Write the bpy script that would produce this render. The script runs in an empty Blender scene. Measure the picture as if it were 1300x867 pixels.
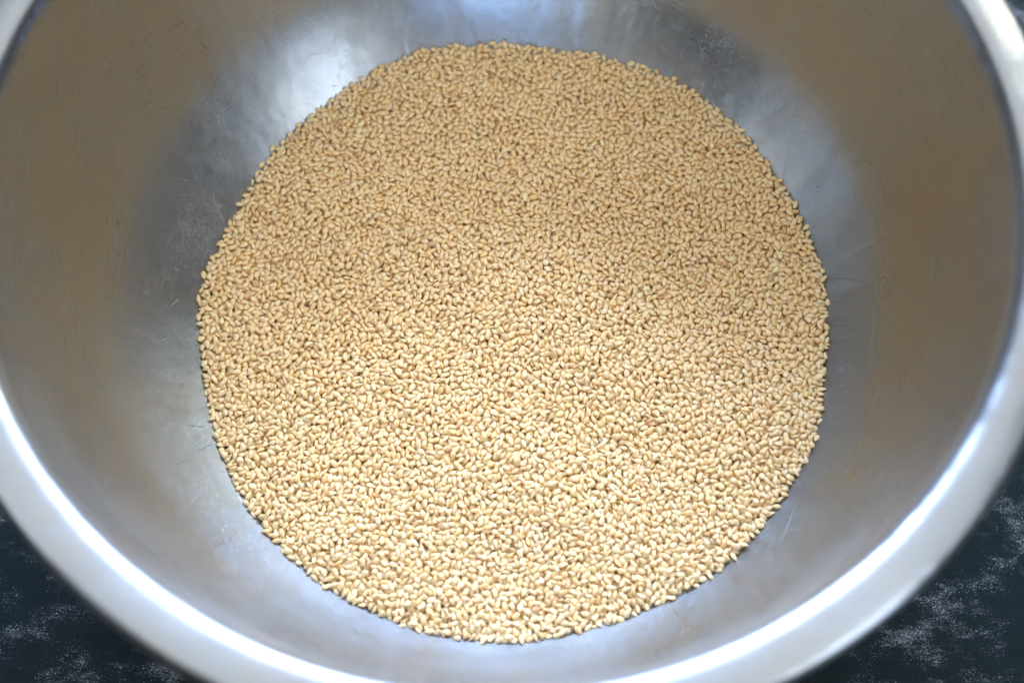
import bpy, math
import numpy as np

MM = 0.001
scene = bpy.context.scene
C = scene.collection

# ------------------------------------------------------------------ camera, light, exposure
Z0 = 40.0            # height of the heap's reference level above the table, mm

cam_data = bpy.data.cameras.new('camera')
cam = bpy.data.objects.new('camera', cam_data)
C.objects.link(cam)
cam_pos = np.array([4.5, -168.0, 379.9 + Z0])
cam_aim = np.array([3.6, -8.7, 0.0 + Z0])
from mathutils import Vector, Matrix
cam.location = Vector(cam_pos * MM)
cam.rotation_euler = Vector((cam_aim - cam_pos)).to_track_quat('-Z', 'Y').to_euler()
cam_data.sensor_width = 36.0
cam_data.lens = 36.0 * 1800 / 1300
cam_data.clip_start = 0.01
cam_data.clip_end = 20
cam_data.dof.use_dof = True
cam_data.dof.focus_distance = 0.408
cam_data.dof.aperture_fstop = 7.0
scene.camera = cam

world = bpy.data.worlds.new('World')
scene.world = world
world.use_nodes = True
bg = world.node_tree.nodes['Background']
bg.inputs['Color'].default_value = (0.95, 0.90, 0.82, 1)
bg.inputs['Strength'].default_value = 0.09

def area(name, azim, elev, dist, sx, sy, radiance, col):
    d = bpy.data.lights.new(name, 'AREA')
    d.shape = 'RECTANGLE'
    d.size, d.size_y = sx, sy
    d.energy = radiance * math.pi * sx * sy
    d.color = col
    o = bpy.data.objects.new(name, d)
    C.objects.link(o)
    a, e = math.radians(azim), math.radians(elev)
    p = Vector((math.cos(a) * math.cos(e), math.sin(a) * math.cos(e), math.sin(e))) * dist + Vector((0, 0, 0.08))
    o.location = p
    o.rotation_euler = (Vector((0, 0, 0.08)) - p).to_track_quat('-Z', 'Z').to_euler()
    return o

area('window_light', 90, 30, 1.5, 0.95, 0.62, 37.0, (0.54, 0.70, 1.0))
area('window_edge_light', 57, 34, 1.5, 0.4, 0.6, 11.5, (1.0, 0.97, 0.80))
area('side_window_light', 323, 36, 1.5, 0.17, 0.75, 10.0, (0.90, 0.96, 1.0))
area('side_window_second_pane', 312, 34, 1.5, 0.06, 0.70, 1.5, (0.90, 0.96, 1.0))
area('side_window_third_pane', 302, 30, 1.5, 0.06, 0.45, 7.0, (0.90, 0.96, 1.0))
area('far_left_wall_fill', 337, 34, 1.5, 0.10, 0.70, 4.5, (0.90, 0.96, 1.0))  # added fill strip, brightens the far-left wall beside the main reflection
area('left_fill_light', 188, 36, 1.5, 0.25, 0.5, 4.0, (0.92, 0.96, 1.0))  # fill lamp added to lift the right wall just above the seeds
area('side_window_sill_light', 322, 14, 1.5, 0.5, 0.3, 5.5, (0.72, 0.80, 1.0))
area('ceiling_light', 180, 88, 1.5, 2.6, 2.6, 1.42, (1.0, 0.96, 0.90))

scene.view_settings.view_transform = 'Standard'
scene.view_settings.look = 'None'
scene.view_settings.exposure = 0.0
scene.view_settings.gamma = 1.0
scene.view_settings.use_curve_mapping = False
scene.render.engine = 'CYCLES'
scene.cycles.use_denoising = True
scene.cycles.max_bounces = 12
scene.cycles.adaptive_threshold = 0.04
scene.cycles.adaptive_min_samples = 24
scene.cycles.glossy_bounces = 6
scene.cycles.diffuse_bounces = 8
scene.cycles.sample_clamp_indirect = 6.0
scene.cycles.caustics_reflective = True

# ------------------------------------------------------------------ node helpers
class NT:
    def __init__(s, name):
        s.mat = bpy.data.materials.new(name)
        s.mat.use_nodes = True
        s.t = s.mat.node_tree
        s.p = s.t.nodes['Principled BSDF']
        s.out = s.t.nodes['Material Output']
    def n(s, typ, **kw):
        nd = s.t.nodes.new(typ)
        for k, v in kw.items():
            if k.startswith('_'):
                nd.inputs[k[1:].replace('_', ' ')].default_value = v
            else:
                setattr(nd, k, v)
        return nd
    def l(s, a, b):
        s.t.links.new(a, b)
    def math(s, op, a, b=None, c=None, clamp=False):
        nd = s.n('ShaderNodeMath', operation=op, use_clamp=clamp)
        for i, v in enumerate((a, b, c)):
            if v is None: continue
            if isinstance(v, (int, float)): nd.inputs[i].default_value = v
            else: s.l(v, nd.inputs[i])
        return nd.outputs[0]
    def noise(s, vec, scale, detail=2.0, rough=0.5, dist=0.0):
        nd = s.n('ShaderNodeTexNoise', _Scale=scale, _Detail=detail, _Roughness=rough, _Distortion=dist)
        s.l(vec, nd.inputs['Vector'])
        return nd.outputs['Fac']
    def ramp(s, f, lo, hi, a=0.0, b=1.0, smooth=True):
        nd = s.n('ShaderNodeMapRange', interpolation_type='SMOOTHSTEP' if smooth else 'LINEAR')
        s.l(f, nd.inputs['Value'])
        for k, v in (('From Min', lo), ('From Max', hi), ('To Min', a), ('To Max', b)):
            nd.inputs[k].default_value = v
        return nd.outputs[0]
    def mapping(s, vec, scale=(1, 1, 1), loc=(0, 0, 0), rot=(0, 0, 0)):
        nd = s.n('ShaderNodeMapping')
        s.l(vec, nd.inputs['Vector'])
        nd.inputs['Scale'].default_value = scale
        nd.inputs['Location'].default_value = loc
        nd.inputs['Rotation'].default_value = rot
        return nd.outputs[0]
    def mix(s, f, a, b, blend='MIX'):
        nd = s.n('ShaderNodeMix', data_type='RGBA', blend_type=blend)
        for sock, v in ((nd.inputs[0], f), (nd.inputs[6], a), (nd.inputs[7], b)):
            if isinstance(v, (int, float)): sock.default_value = v
            elif isinstance(v, tuple): sock.default_value = (*v, 1)
            else: s.l(v, sock)
        return nd.outputs[2]

# ------------------------------------------------------------------ the bowl's profile
def catmull(pts, n):
    p = np.array(pts, float)
    d = np.r_[0, np.cumsum(np.sqrt(np.linalg.norm(np.diff(p, axis=0), axis=1)))]
    m = np.gradient(p, d, axis=0)
    t = np.linspace(0, d[-1], n)
    i = np.clip(np.searchsorted(d, t, side='right') - 1, 0, len(d) - 2)
    h = (d[i + 1] - d[i])[:, None]
    s = ((t - d[i])[:, None]) / h
    return ((2*s**3 - 3*s**2 + 1) * p[i] + (s**3 - 2*s**2 + s) * h * m[i]
            + (-2*s**3 + 3*s**2) * p[i+1] + (s**3 - s**2) * h * m[i+1])

INNER = [(0.3, -34.6), (30, -34.2), (52, -30.0), (66, -22.0), (78, -12.9), (86, -6.2), (94, 0.9), (101.5, 9.2),
         (108.9, 20.8), (114.7, 39), (118.4, 59), (120.6, 76.8), (121.4, 84.0)]
LIP = [(121.4, 84.0), (121.9, 86.6), (123.0, 88.8), (125.0, 90.0), (127.6, 90.3), (130.8, 90.1), (133.6, 89.3), (134.7, 87.2),
       (134.2, 83.6), (131.4, 81.2), (128.6, 81.2), (126.4, 82.4), (125.2, 84.4)]
inner_p = catmull(INNER, 150)
inner_p[:, 1] += Z0
lip_p = catmull(LIP, 56)
lip_p[:, 1] += Z0

def bowl_height(r):
    return np.interp(r, inner_p[:, 0], inner_p[:, 1])


def on_bowl(px, py):
    """the point of the bowl's inner wall seen at a pixel of the 1300 x 867 photograph, in metres"""
    M3 = cam.rotation_euler.to_matrix()
    d = np.array(M3 @ Vector(((px - 650)/1800, -(py - 433.5)/1800, -1.0)))
    t = np.linspace(230, 620, 8000)
    q = cam_pos[None] + t[:, None]*d[None]
    r = np.hypot(q[:, 0], q[:, 1])
    under = (q[:, 2] < bowl_height(r)) & (r < 122)
    return tuple(q[int(np.argmax(under))]*MM)

DARK_CUTS = [((205, 47), (296, 114)), ((1052, 352), (1082, 352)), ((1081, 352), (1108, 366)), ((1050, 432), (1150, 408)),
             ((1098, 440), (1172, 490)), ((1056, 410), (1078, 412)), ((850, 772), (888, 800)), ((1070, 330), (1128, 300)),
             ((238, 540), (262, 543)), ((1012, 318), (1062, 360))]
BRIGHT_CUTS = [((513, 52), (524, 84)), ((500, 100), (512, 78)), ((268, 240), (284, 285)), ((350, 600), (372, 655)),
               ((340, 590), (356, 640)), ((362, 630), (388, 690)), ((1010, 640), (990, 690)), ((838, 56), (846, 66)),
               ((720, 40), (735, 55)), ((225, 270), (240, 330)), ((300, 620), (318, 655))]

# ------------------------------------------------------------------ materials
def steel_material(name='brushed_steel', rough=0.262):
    m = NT(name)
    pos = m.n('ShaderNodeTexCoord').outputs['Object']
    arc = m.n('ShaderNodeUVMap', uv_map='UVMap').outputs['UV']
    sep = m.n('ShaderNodeSeparateXYZ'); m.l(pos, sep.inputs[0])
    sepu = m.n('ShaderNodeSeparateXYZ'); m.l(arc, sepu.inputs[0])
    # brushing: slow round the bowl, very fast along the profile
    comb = m.n('ShaderNodeCombineXYZ')
    m.l(m.math('MULTIPLY', sep.outputs[0], 14.0), comb.inputs[0])
    m.l(m.math('MULTIPLY', sep.outputs[1], 14.0), comb.inputs[1])
    m.l(m.math('MULTIPLY', sepu.outputs[1], 3000.0), comb.inputs[2])
    brush = m.noise(comb.outputs[0], 1.0, 3.0, 0.6)
    blot = m.noise(pos, 22.0, 4.0, 0.55)
    fine = m.noise(pos, 700.0, 3.0, 0.6)
    # zone just above the heap is more worn and pitted
    worn = m.ramp(sep.outputs[2], 0.028, 0.075, 1.0, 0.12)
    # hair scratches: thin level lines of warped noises, broken up by masks
    def hairs(scale, width, seed, mlo, mhi):
        v = m.mapping(pos, (1, 1, 1), (seed, seed * 1.7, seed * 0.6))
        f = m.noise(v, scale, 1.0, 0.4, 0.3)
        line = m.ramp(m.math('ABSOLUTE', m.math('SUBTRACT', f, 0.5)), 0.0, width, 1.0, 0.0)
        mask = m.ramp(m.noise(v, scale * 1.9, 2.0), mlo, mhi)
        return m.math('MULTIPLY', line, mask)
    h1 = hairs(34.0, 0.0030, 3.1, 0.60, 0.66)
    h2 = hairs(48.0, 0.0042, 7.7, 0.62, 0.68)
    h3 = hairs(110.0, 0.009, 11.3, 0.58, 0.66)
    dark = m.math('MAXIMUM', m.math('MAXIMUM', h1, h2), m.math('MULTIPLY', h3, worn))
    # straight short scuffs, bright
    def scratches(rot, loc, across, along, lo):
        v = m.mapping(m.mapping(pos, (1, 1, 1), loc, rot), (along, across, across*0.35))
        f = m.ramp(m.noise(v, 1.0, 2.0, 0.7), lo, lo + 0.05)
        k = m.ramp(m.noise(m.mapping(pos, (1, 1, 1), loc), 55.0, 2.0), 0.48, 0.60)
        return m.math('MULTIPLY', f, k)
    sc = [scratches((0.4, 0.2, 0.9), (0.1, 0.2, 0), 3800, 70, 0.62), scratches((0.1, 0.5, -0.5), (1.3, 0.4, 0), 4200, 90, 0.62),
          scratches((0.7, -0.3, 1.9), (2.3, 1.4, 0), 3600, 60, 0.62), scratches((-0.5, 0.3, 2.6), (4.3, 0.4, 0), 4000, 80, 0.62)]
    scuff = m.math('MULTIPLY', m.math('MAXIMUM', m.math('MAXIMUM', sc[0], sc[1]), m.math('MAXIMUM', sc[2], sc[3])), worn)
    pits = m.math('MULTIPLY', m.ramp(m.noise(pos, 480.0, 2.0), 0.60, 0.70), worn)
    warm = m.ramp(m.noise(m.mapping(pos, (1, 1, 0.5)), 42.0, 4.0, 0.65), 0.42, 0.70, 0.0, 0.55)
    col = m.mix(warm, (0.318, 0.356, 0.402), (0.352, 0.338, 0.325))
    # single long scratches, each a thin straight cut across the wall
    wob = m.math('MULTIPLY', m.math('SUBTRACT', m.noise(pos, 130.0, 1.0), 0.5), 0.0022)
    def cut(p0, p1, width):
        a0, a1 = Vector(p0), Vector(p1)
        mid_ = (a0 + a1)/2
        nrm_in = Vector((-mid_.x, -mid_.y, 0.35*Vector((mid_.x, mid_.y)).length))
        u = (a1 - a0).normalized()
        nn = u.cross(nrm_in).normalized()
        def dot(vv):
            nd = m.n('ShaderNodeVectorMath', operation='DOT_PRODUCT')
            sub = m.n('ShaderNodeVectorMath', operation='SUBTRACT')
            m.l(pos, sub.inputs[0]); sub.inputs[1].default_value = mid_
            m.l(sub.outputs[0], nd.inputs[0]); nd.inputs[1].default_value = vv
            return nd.outputs['Value']
        half = (a1 - a0).length/2
        line = m.ramp(m.math('ABSOLUTE', m.math('ADD', dot(nn), wob)), 0.0, width, 1.0, 0.0)
        return m.math('MULTIPLY', line, m.ramp(m.math('ABSOLUTE', dot(u)), half*0.7, half, 1.0, 0.0))
    if name == 'brushed_steel':
        for pa, pb in DARK_CUTS:
            dark = m.math('MAXIMUM', dark, cut(on_bowl(*pa), on_bowl(*pb), 0.00026))
        for pa, pb in BRIGHT_CUTS:
            scuff = m.math('MAXIMUM', scuff, cut(on_bowl(*pa), on_bowl(*pb), 0.00022))
    col = m.mix(m.math('MULTIPLY', scuff, 0.30), col, (0.62, 0.64, 0.66))
    col = m.mix(m.math('MULTIPLY', dark, 0.34), col, (0.16, 0.15, 0.14))
    col = m.mix(m.math('MULTIPLY', pits, 0.22), col, (0.25, 0.25, 0.25))
    m.l(col, m.p.inputs['Base Color'])
    m.p.inputs['Metallic'].default_value = 1.0
    r = m.math('ADD', rough, m.math('MULTIPLY', m.math('SUBTRACT', blot, 0.5), 0.20))
    r = m.math('ADD', r, m.math('MULTIPLY', m.math('SUBTRACT', brush, 0.5), 0.06))
    r = m.math('ADD', r, m.math('MULTIPLY', worn, 0.06))
    r = m.math('ADD', r, m.math('MULTIPLY', scuff, 0.10), clamp=True)
    m.l(r, m.p.inputs['Roughness'])
    m.p.inputs['Anisotropic'].default_value = 0.8
    m.p.inputs['Anisotropic Rotation'].default_value = 0.25
    tan = m.n('ShaderNodeTangent', direction_type='RADIAL', axis='Z')
    m.l(tan.outputs[0], m.p.inputs['Tangent'])
    # relief
    dents = m.noise(m.mapping(pos, (1, 1, 0.22)), 75.0, 2.0, 0.5)
    hgt = m.math('MULTIPLY', dents, 0.55)
    hgt = m.math('ADD', hgt, m.math('MULTIPLY', brush, 0.004))
    hgt = m.math('ADD', hgt, m.math('MULTIPLY', m.math('MULTIPLY', fine, worn), 0.05))
    hgt = m.math('SUBTRACT', hgt, m.math('MULTIPLY', dark, 0.05))
    hgt = m.math('ADD', hgt, m.math('MULTIPLY', scuff, 0.03))
    bump = m.n('ShaderNodeBump', _Strength=0.7, _Distance=0.001)
    m.l(hgt, bump.inputs['Height'])
    m.l(bump.outputs[0], m.p.inputs['Normal'])
    return m.mat

def seed_material(name, single):
    m = NT(name)
    if single:
        base = m.n('ShaderNodeObjectInfo').outputs['Color']
    else:
        base = m.n('ShaderNodeAttribute', attribute_name='seed_colour').outputs['Color']
    pos = m.n('ShaderNodeTexCoord').outputs['Object']
    mott = m.noise(pos, 900.0 if not single else 900.0, 2.0)
    col = m.mix(m.ramp(mott, 0.35, 0.7, 0.0, 0.25), base, (0.97, 0.88, 0.66), 'MIX')
    m.l(col, m.p.inputs['Base Color'])
    m.p.inputs['Roughness'].default_value = 0.46
    m.p.inputs['Specular IOR Level'].default_value = 0.9
    tr = m.n('ShaderNodeBsdfTranslucent')
    m.l(m.mix(1.0, col, (1.0, 0.82, 0.44), 'MULTIPLY'), tr.inputs['Color'])
    mx = m.n('ShaderNodeMixShader', _Fac=0.33)
    m.l(m.p.outputs[0], mx.inputs[1]); m.l(tr.outputs[0], mx.inputs[2])
    m.l(mx.outputs[0], m.out.inputs['Surface'])
    return m.mat

def table_material():
    m = NT('dark_painted_board')
    pos = m.n('ShaderNodeTexCoord').outputs['Object']
    grain = m.noise(m.mapping(pos, (30, 900, 1)), 1.0, 3.0, 0.6)
    big = m.noise(m.mapping(pos, (34, 46, 1), (3.2, 1.1, 0)), 1.0, 3.0, 0.6)
    mid = m.noise(m.mapping(pos, (115, 180, 1), (0.3, 5.0, 0)), 1.0, 3.0, 0.6)
    speck = m.noise(m.mapping(pos, (1, 1, 1), (2, 0, 0)), 2400.0, 1.0, 0.6)
    speck2 = m.noise(m.mapping(pos, (1, 1.5, 1), (7, 0, 0)), 1100.0, 2.0, 0.6)
    patch = m.ramp(m.math('ADD', m.math('MULTIPLY', big, 0.55), m.math('MULTIPLY', mid, 0.45)), 0.30, 0.70)
    thr = m.math('SUBTRACT', 0.80, m.math('MULTIPLY', patch, 0.32))
    s1 = m.ramp(m.math('SUBTRACT', speck, thr), 0.0, 0.14)
    s2 = m.ramp(m.math('SUBTRACT', speck2, m.math('ADD', thr, 0.04)), 0.0, 0.08)
    streak = m.ramp(m.math('MULTIPLY', grain, patch), 0.30, 0.62, 0.0, 0.20)
    haze_ = m.math('MULTIPLY', patch, 0.02)
    dust = m.math('ADD', m.math('MAXIMUM', m.math('MAXIMUM', m.math('MULTIPLY', s1, 0.8), s2), streak), haze_, clamp=True)
    basec = m.mix(grain, (0.004, 0.008, 0.010), (0.008, 0.014, 0.017))
    col = m.mix(m.math('MULTIPLY', dust, 0.5), basec, (0.36, 0.40, 0.44))
    m.l(col, m.p.inputs['Base Color'])
    m.p.inputs['Roughness'].default_value = 0.75
    m.p.inputs['Specular IOR Level'].default_value = 0.05
    b = m.n('ShaderNodeBump', _Strength=0.4, _Distance=0.0003)
    m.l(m.math('ADD', m.math('MULTIPLY', grain, 0.5), m.math('MULTIPLY', dust, 0.5)), b.inputs['Height'])
    m.l(b.outputs[0], m.p.inputs['Normal'])
    return m.mat

STEEL = steel_material()
RIM = steel_material('rolled_rim_steel', 0.30)
SEED = seed_material('sesame_seed_coat', False)
SEED1 = seed_material('sesame_seed_coat_single', True)
TABLE = table_material()

# ------------------------------------------------------------------ mesh helpers
def link_mesh(name, verts, faces, mat, parent=None, smooth=True):
    me = bpy.data.meshes.new(name)
    me.from_pydata(verts, [], faces)
    me.materials.append(mat)
    if smooth:
        me.polygons.foreach_set('use_smooth', [True] * len(me.polygons))
    o = bpy.data.objects.new(name, me)
    C.objects.link(o)
    if parent is not None: o.parent = parent
    return o

def lathe(name, prof, mat, parent, seg=320, skip=None):
    """prof: (r, z) in mm, turned round Z; UV v = length along the profile."""
    prof = np.array(prof, float)
    L = np.r_[0, np.cumsum(np.linalg.norm(np.diff(prof, axis=0), axis=1))] * MM
    n = len(prof)
    a = np.linspace(0, 2*np.pi, seg, endpoint=False)
    v = np.zeros((n, seg, 3))
    v[:, :, 0] = prof[:, 0][:, None] * np.cos(a)
    v[:, :, 1] = prof[:, 0][:, None] * np.sin(a)
    v[:, :, 2] = prof[:, 1][:, None]
    verts = (v.reshape(-1, 3) * MM).tolist()
    faces, uv = [], []
    for i in range(n - 1):
        if i == skip: continue
        i2 = i + 1
        for j in range(seg):
            j2 = (j + 1) % seg
            faces.append((i*seg + j, i*seg + j2, i2*seg + j2, i2*seg + j))
            uv += [(j/seg, L[i]), ((j+1)/seg, L[i]), ((j+1)/seg, L[i2]), (j/seg, L[i2])]
    o = link_mesh(name, verts, faces, mat, parent)
    lay = o.data.uv_layers.new(name='UVMap')
    lay.data.foreach_set('uv', np.array(uv, np.float32).ravel())
    return o

# ------------------------------------------------------------------ the table
def build_table():
    s = 1.2
    o = link_mesh('table_surface', [(-s, -s, 0), (s, -s, 0), (s, s, 0), (-s, s, 0)], [(0, 1, 2, 3)], TABLE, smooth=False)
    o['kind'] = 'structure'
    o['label'] = 'dark blue-black painted board with pale dusty speckles under the bowl'
    return o
build_table()

# ------------------------------------------------------------------ the bowl
def build_bowl():
    root = bpy.data.objects.new('mixing_bowl', None)
    root.empty_display_size = 0.05
    C.objects.link(root)
    root['label'] = 'deep brushed stainless steel mixing bowl with rolled rim holding sesame seeds'
    root['category'] = 'bowl'
    t = np.gradient(inner_p, axis=0)
    t /= np.linalg.norm(t, axis=1)[:, None]
    outer = inner_p + 1.1 * np.c_[t[:, 1], -t[:, 0]]
    outer[:, 1] = np.maximum(outer[:, 1], 1.2)
    outer[0, 0] = 0.3
    prof = np.r_[inner_p, outer[::-1]]
    body = lathe('body', prof, STEEL, root, 320, skip=len(inner_p) - 1)
    rim = lathe('rolled_rim', lip_p, RIM, root, 320)
    return root
build_bowl()

# ------------------------------------------------------------------ sesame seeds
rng = np.random.default_rng(11)

def rot(yaw, pitch, roll):
    cy, sy, cp, sp, cr, sr = math.cos(yaw), math.sin(yaw), math.cos(pitch), math.sin(pitch), math.cos(roll), math.sin(roll)
    Rz = np.array([[cy, -sy, 0], [sy, cy, 0], [0, 0, 1]])
    Ry = np.array([[cp, 0, sp], [0, 1, 0], [-sp, 0, cp]])
    Rx = np.array([[1, 0, 0], [0, cr, -sr], [0, sr, cr]])
    return Rz @ Ry @ Rx

def unit_seed(a_=8, variant=0):
    """teardrop along x, unit semi-axes, 34 vertices, 64 triangles"""
    ts = [-0.86, -0.38, 0.22, 0.70]
    k = (0.26, 0.34, 0.40, 0.31)[variant % 4]
    v = [(-1, 0, 0)]
    for t in ts:
        r = math.sqrt(1 - t*t) * (1 - k*t) * (1 - 0.18*max(0, t)**2)
        for j in range(a_):
            q = 2*math.pi*j/a_
            y, z = r*math.cos(q), r*math.sin(q)
            if variant == 2: z += 0.08*(1 - t*t)
            if variant == 3: y += 0.10*(t*t) - 0.05
            v.append((t, y, z))
    v.append((1.10, 0, 0))
    f = []
    for j in range(a_): f.append((0, 1 + (j+1) % a_, 1 + j))
    for i in range(len(ts) - 1):
        b, c = 1 + i*a_, 1 + (i+1)*a_
        for j in range(a_):
            j2 = (j+1) % a_
            f.append((b + j, b + j2, c + j2)); f.append((b + j, c + j2, c + j))
    b, last = 1 + (len(ts)-1)*a_, len(v) - 1
    for j in range(a_): f.append((b + j, b + (j+1) % a_, last))
    return np.array(v, float), np.array(f, int)

UNITS = [unit_seed(variant=i) for i in range(4)]

def target_height(x, y):
    z = Z0 + 0.038 * x - 0.008 * y + 0.5 + 0.00019*y*y - 0.00011*x*x
    z += 1.6*np.exp(-((x-6)**2 + (y+10)**2) / (2*34**2))
    z += 0.9*np.sin(x/17.0 + 0.6)*np.cos(y/21.0 - 0.4) + 0.5*np.sin((x*0.6 + y)/9.0)
    for dx, dy, dz, sg in ((-60, 2, -2.5, 14), (56, 6, -2.3, 15), (26, 58, -1.8, 15), (-34, 46, 1.2, 16), (6, -52, 2.0, 22)):
        z += dz*np.exp(-((x-dx)**2 + (y-dy)**2) / (2*sg*sg))
    return z

def deposit():
    G = 0.2                                   # grid cell, mm
    HALF = 112.0
    N = int(2*HALF/G)
    ax = (np.arange(N) + 0.5)*G - HALF
    X, Y = np.meshgrid(ax, ax, indexing='ij')
    Rr = np.hypot(X, Y)
    bowl = bowl_height(Rr)
    tgt = target_height(X, Y)
    # the mass of seeds below is closed by a core well under the top layers
    core = tgt - 3.2
    H = np.maximum(core, bowl).astype(np.float32)
    fill = (tgt > bowl + 0.2)
    own = np.full((N, N), -1, np.int32)
    idx = np.argwhere(fill)
    T = tgt.astype(np.float32)
    P, Rm, A = [], [], []
    n_fail = 0
    M = 46000
    pick = rng.integers(0, len(idx), size=(M, 24))
    for s in range(M):
        c = idx[pick[s]]
        d = T[c[:, 0], c[:, 1]] - H[c[:, 0], c[:, 1]]
        k = int(d.argmax())
        if d[k] < 0.18: 
            n_fail += 1
            if n_fail > 700: break
            continue
        i0, j0 = int(c[k, 0]), int(c[k, 1])
        sz = float(np.clip(rng.normal(1.0, 0.08), 0.78, 1.2))
        a = np.array([1.22*rng.uniform(0.84, 1.16), 0.745*rng.uniform(0.84, 1.14), 0.45*rng.uniform(0.85, 1.2)])*sz
        # local slope of what lies below
        w = 7
        gx = float(H[min(i0+w, N-1), j0] - H[max(i0-w, 0), j0])/(2*w*G)
        gy = float(H[i0, min(j0+w, N-1)] - H[i0, max(j0-w, 0)])/(2*w*G)
        sl = math.hypot(gx, gy)
        if sl > 0.7: gx *= 0.7/sl; gy *= 0.7/sl
        nrm = np.array([-gx, -gy, 1.0]); nrm /= np.linalg.norm(nrm)
        v = np.cross([0, 0, 1.0], nrm); cth = nrm[2]
        K = np.array([[0, -v[2], v[1]], [v[2], 0, -v[0]], [-v[1], v[0], 0]])
        TILT = np.eye(3) + K + K @ K / (1 + cth)
        best = None
        for _ in range(2):
            roll = rng.normal(0, 0.27) if rng.random() > 0.16 else rng.uniform(0.9, 1.57)*rng.choice((-1, 1))
            R = TILT @ rot(rng.uniform(0, 2*math.pi), rng.normal(0, 0.14), roll)
            Q = R @ np.diag(1/a**2) @ R.T
            ex = R @ np.diag(a**2) @ R.T
            hx, hy = int(math.sqrt(ex[0, 0])/G) + 1, int(math.sqrt(ex[1, 1])/G) + 1
            hz = math.sqrt(ex[2, 2])
            gxs = (np.arange(-hx, hx+1)*G)[:, None]; gys = (np.arange(-hy, hy+1)*G)[None, :]
            b = (Q[0, 2]*gxs + Q[1, 2]*gys)/Q[2, 2]
            disc = b*b - (Q[0, 0]*gxs**2 + 2*Q[0, 1]*gxs*gys + Q[1, 1]*gys**2 - 1)/Q[2, 2]
            ins = disc > 0
            sq = np.sqrt(np.where(ins, disc, 0))
            low = np.where(ins, -b - sq, 1e3).astype(np.float32)
            jit = rng.integers(-7, 8, size=(10, 2))
            jit[0] = 0
            for q in range(10):
                i, j = i0 + int(jit[q, 0]), j0 + int(jit[q, 1])
                if i - hx < 0 or j - hy < 0 or i + hx >= N or j + hy >= N: continue
                z = float((H[i-hx:i+hx+1, j-hy:j+hy+1] - low).max())
                sc = z + 0.45*hz
                if best is None or sc < best[0]:
                    best = (sc, z, i, j, R, hx, hy, np.where(ins, -b + sq, -1e3).astype(np.float32))
        if best is None: continue
        _, z, i, j, R, hx, hy, up = best
        z -= 0.16
        if z > T[i, j] + 0.52 and rng.random() < 0.9:
            n_fail += 1
            if n_fail > 6000: break
            continue
        sub = H[i-hx:i+hx+1, j-hy:j+hy+1]
        so = own[i-hx:i+hx+1, j-hy:j+hy+1]
        hit = (up + z) > sub
        so[hit] = len(P)
        np.maximum(sub, up + z, out=sub)
        P.append((ax[i], ax[j], z)); Rm.append(R); A.append(a)
    vis = np.bincount(own[own >= 0], minlength=len(P))
    return np.array(P), np.array(Rm), np.array(A), vis, H, ax

P, Rm, A, vis, H, ax = deposit()
NS = len(P)
print('seeds', NS, 'seen from above', int((vis > 12).sum()))

# colours of single seeds: cream, some tanner
mixf = rng.beta(1.6, 2.6, NS)[:, None]
pale, tan_ = np.array([0.98, 0.885, 0.61]), np.array([0.97, 0.77, 0.34])
COL = pale*(1 - mixf) + tan_*mixf
brown = rng.random(NS) < 0.02
COL[brown] *= np.array([0.80, 0.66, 0.52])
COL *= rng.normal(1.0, 0.035, NS)[:, None]
COL = np.clip(COL, 0, 0.985)
VAR = rng.integers(0, 4, NS)

# the nearest well exposed seeds are objects of their own
dist = np.linalg.norm(P - cam_pos, axis=1)
cand = np.where(vis > 46)[0]
single = cand[np.argsort(P[cand, 1])[:290]]
is_single = np.zeros(NS, bool); is_single[single] = True

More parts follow.
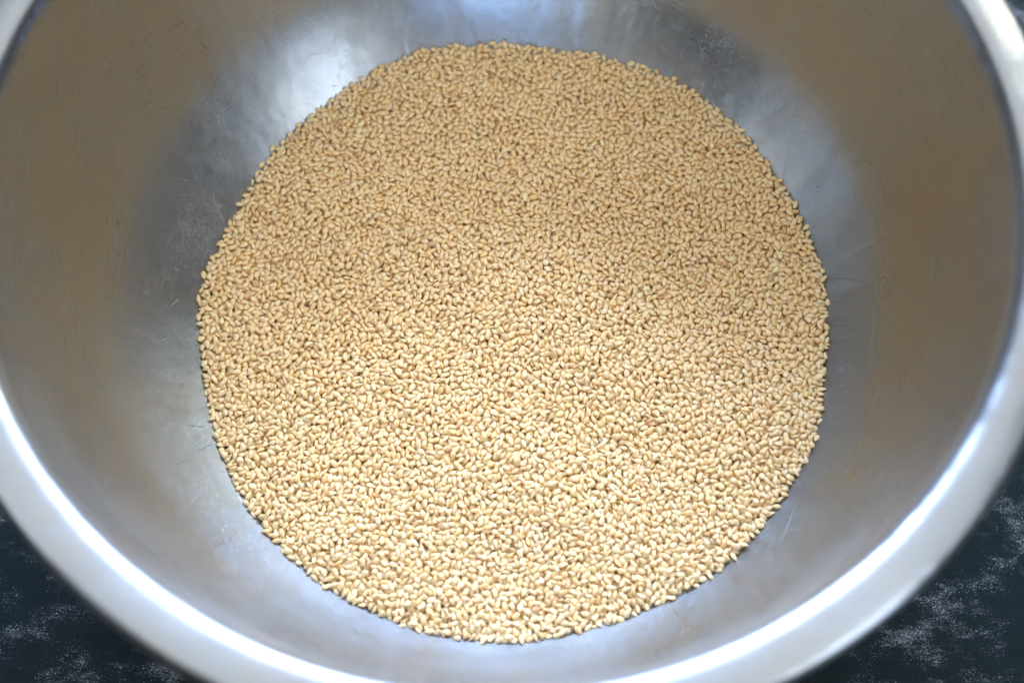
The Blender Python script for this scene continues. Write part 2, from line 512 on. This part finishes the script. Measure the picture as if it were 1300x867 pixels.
def build_mass():
    vs, fs, cs = [], [], []
    off = 0
    for k in range(4):
        ids = np.where((VAR == k) & ~is_single)[0]
        uv_, uf = UNITS[k]
        nv = len(uv_)
        local = uv_[None] * A[ids][:, None, :]
        wv = np.einsum('nij,nvj->nvi', Rm[ids], local) + P[ids][:, None, :]
        vs.append(wv.reshape(-1, 3))
        fs.append((uf[None] + (np.arange(len(ids))*nv)[:, None, None] + off).reshape(-1, 3))
        cs.append(np.repeat(COL[ids], nv, axis=0))
        off += nv*len(ids)
    # core of the heap, closed by the visible layers above
    n = 96; rad = 28
    a = np.linspace(0, 2*np.pi, n, endpoint=False)
    cv = []
    for i in range(rad):
        for q in a:
            rr = 118.0*(i + 0.02)/(rad - 1)
            x, y = rr*math.cos(q), rr*math.sin(q)
            bz = float(bowl_height(rr))
            cv.append((x, y, target_height(x, y) - 6.0))
    cf = []
    for i in range(rad - 1):
        for j in range(n):
            j2 = (j+1) % n
            p, q, r, s = i*n + j, i*n + j2, (i+1)*n + j2, (i+1)*n + j
            if any(target_height(*cv[t][:2]) - 6.0 < bowl_height(math.hypot(*cv[t][:2])) + 0.3 for t in (p, q, r, s)): continue
            cf += [(p, s, r), (p, r, q)]
    vs.append(np.array(cv)); fs.append(np.array(cf) + off)
    cs.append(np.tile([0.5, 0.33, 0.15], (len(cv), 1)))
    V = (np.concatenate(vs)*MM).astype(np.float32); F = np.concatenate(fs).astype(np.int32)
    col = np.concatenate(cs)
    me = bpy.data.meshes.new('sesame_seeds')
    me.vertices.add(len(V)); me.vertices.foreach_set('co', V.ravel())
    me.loops.add(len(F)*3); me.loops.foreach_set('vertex_index', F.ravel())
    me.polygons.add(len(F)); me.polygons.foreach_set('loop_start', np.arange(0, len(F)*3, 3, dtype=np.int32))
    me.update(calc_edges=True)
    me.polygons.foreach_set('use_smooth', np.ones(len(F), bool))
    at = me.attributes.new('seed_colour', 'FLOAT_COLOR', 'POINT')
    at.data.foreach_set('color', np.c_[col, np.ones(len(col))].astype(np.float32).ravel())
    me.materials.append(SEED)
    o = bpy.data.objects.new('sesame_seeds', me)
    C.objects.link(o)
    o['kind'] = 'stuff'
    o['label'] = 'heap of small cream and tan sesame seeds filling the bottom of the steel bowl'
    o['category'] = 'sesame seeds'
    return o
build_mass()

def seed_words(s):
    x, y, z = P[s]
    outer = bowl_height(math.hypot(x, y)) > target_height(x, y) - 1.6
    edge = abs(Rm[s][2, 2]) < 0.72
    tanned = mixf[s, 0] > 0.52 or brown[s]
    tone = 'tan' if tanned else 'pale cream'
    pose = 'standing on edge' if edge else 'lying flat'
    where = 'at the brightly lit outline of the heap' if outer else 'in the brightly lit part of the heap'
    return f'{tone} sesame seed {pose} {where}', f'{tone} seeds {pose} {where}'

def build_singles():
    shapes = []
    for k in range(4):
        v, f = UNITS[k]
        me = bpy.data.meshes.new('sesame_seed')
        me.from_pydata((v*MM).tolist(), [], f.tolist())
        me.polygons.foreach_set('use_smooth', [True]*len(me.polygons))
        me.materials.append(SEED1)
        shapes.append(me)
    for s in single:
        o = bpy.data.objects.new('sesame_seed', shapes[VAR[s]])
        C.objects.link(o)
        M4 = Matrix([list(Rm[s][r]) + [float(P[s][r])*MM] for r in range(3)] + [[0, 0, 0, 1]])
        o.matrix_world = M4 @ Matrix.Diagonal((*[float(q) for q in A[s]], 1))
        o.color = (*[float(q) for q in COL[s]], 1)
        lab, grp = seed_words(s)
        o['label'], o['category'], o['group'] = lab, 'sesame seed', grp
build_singles()
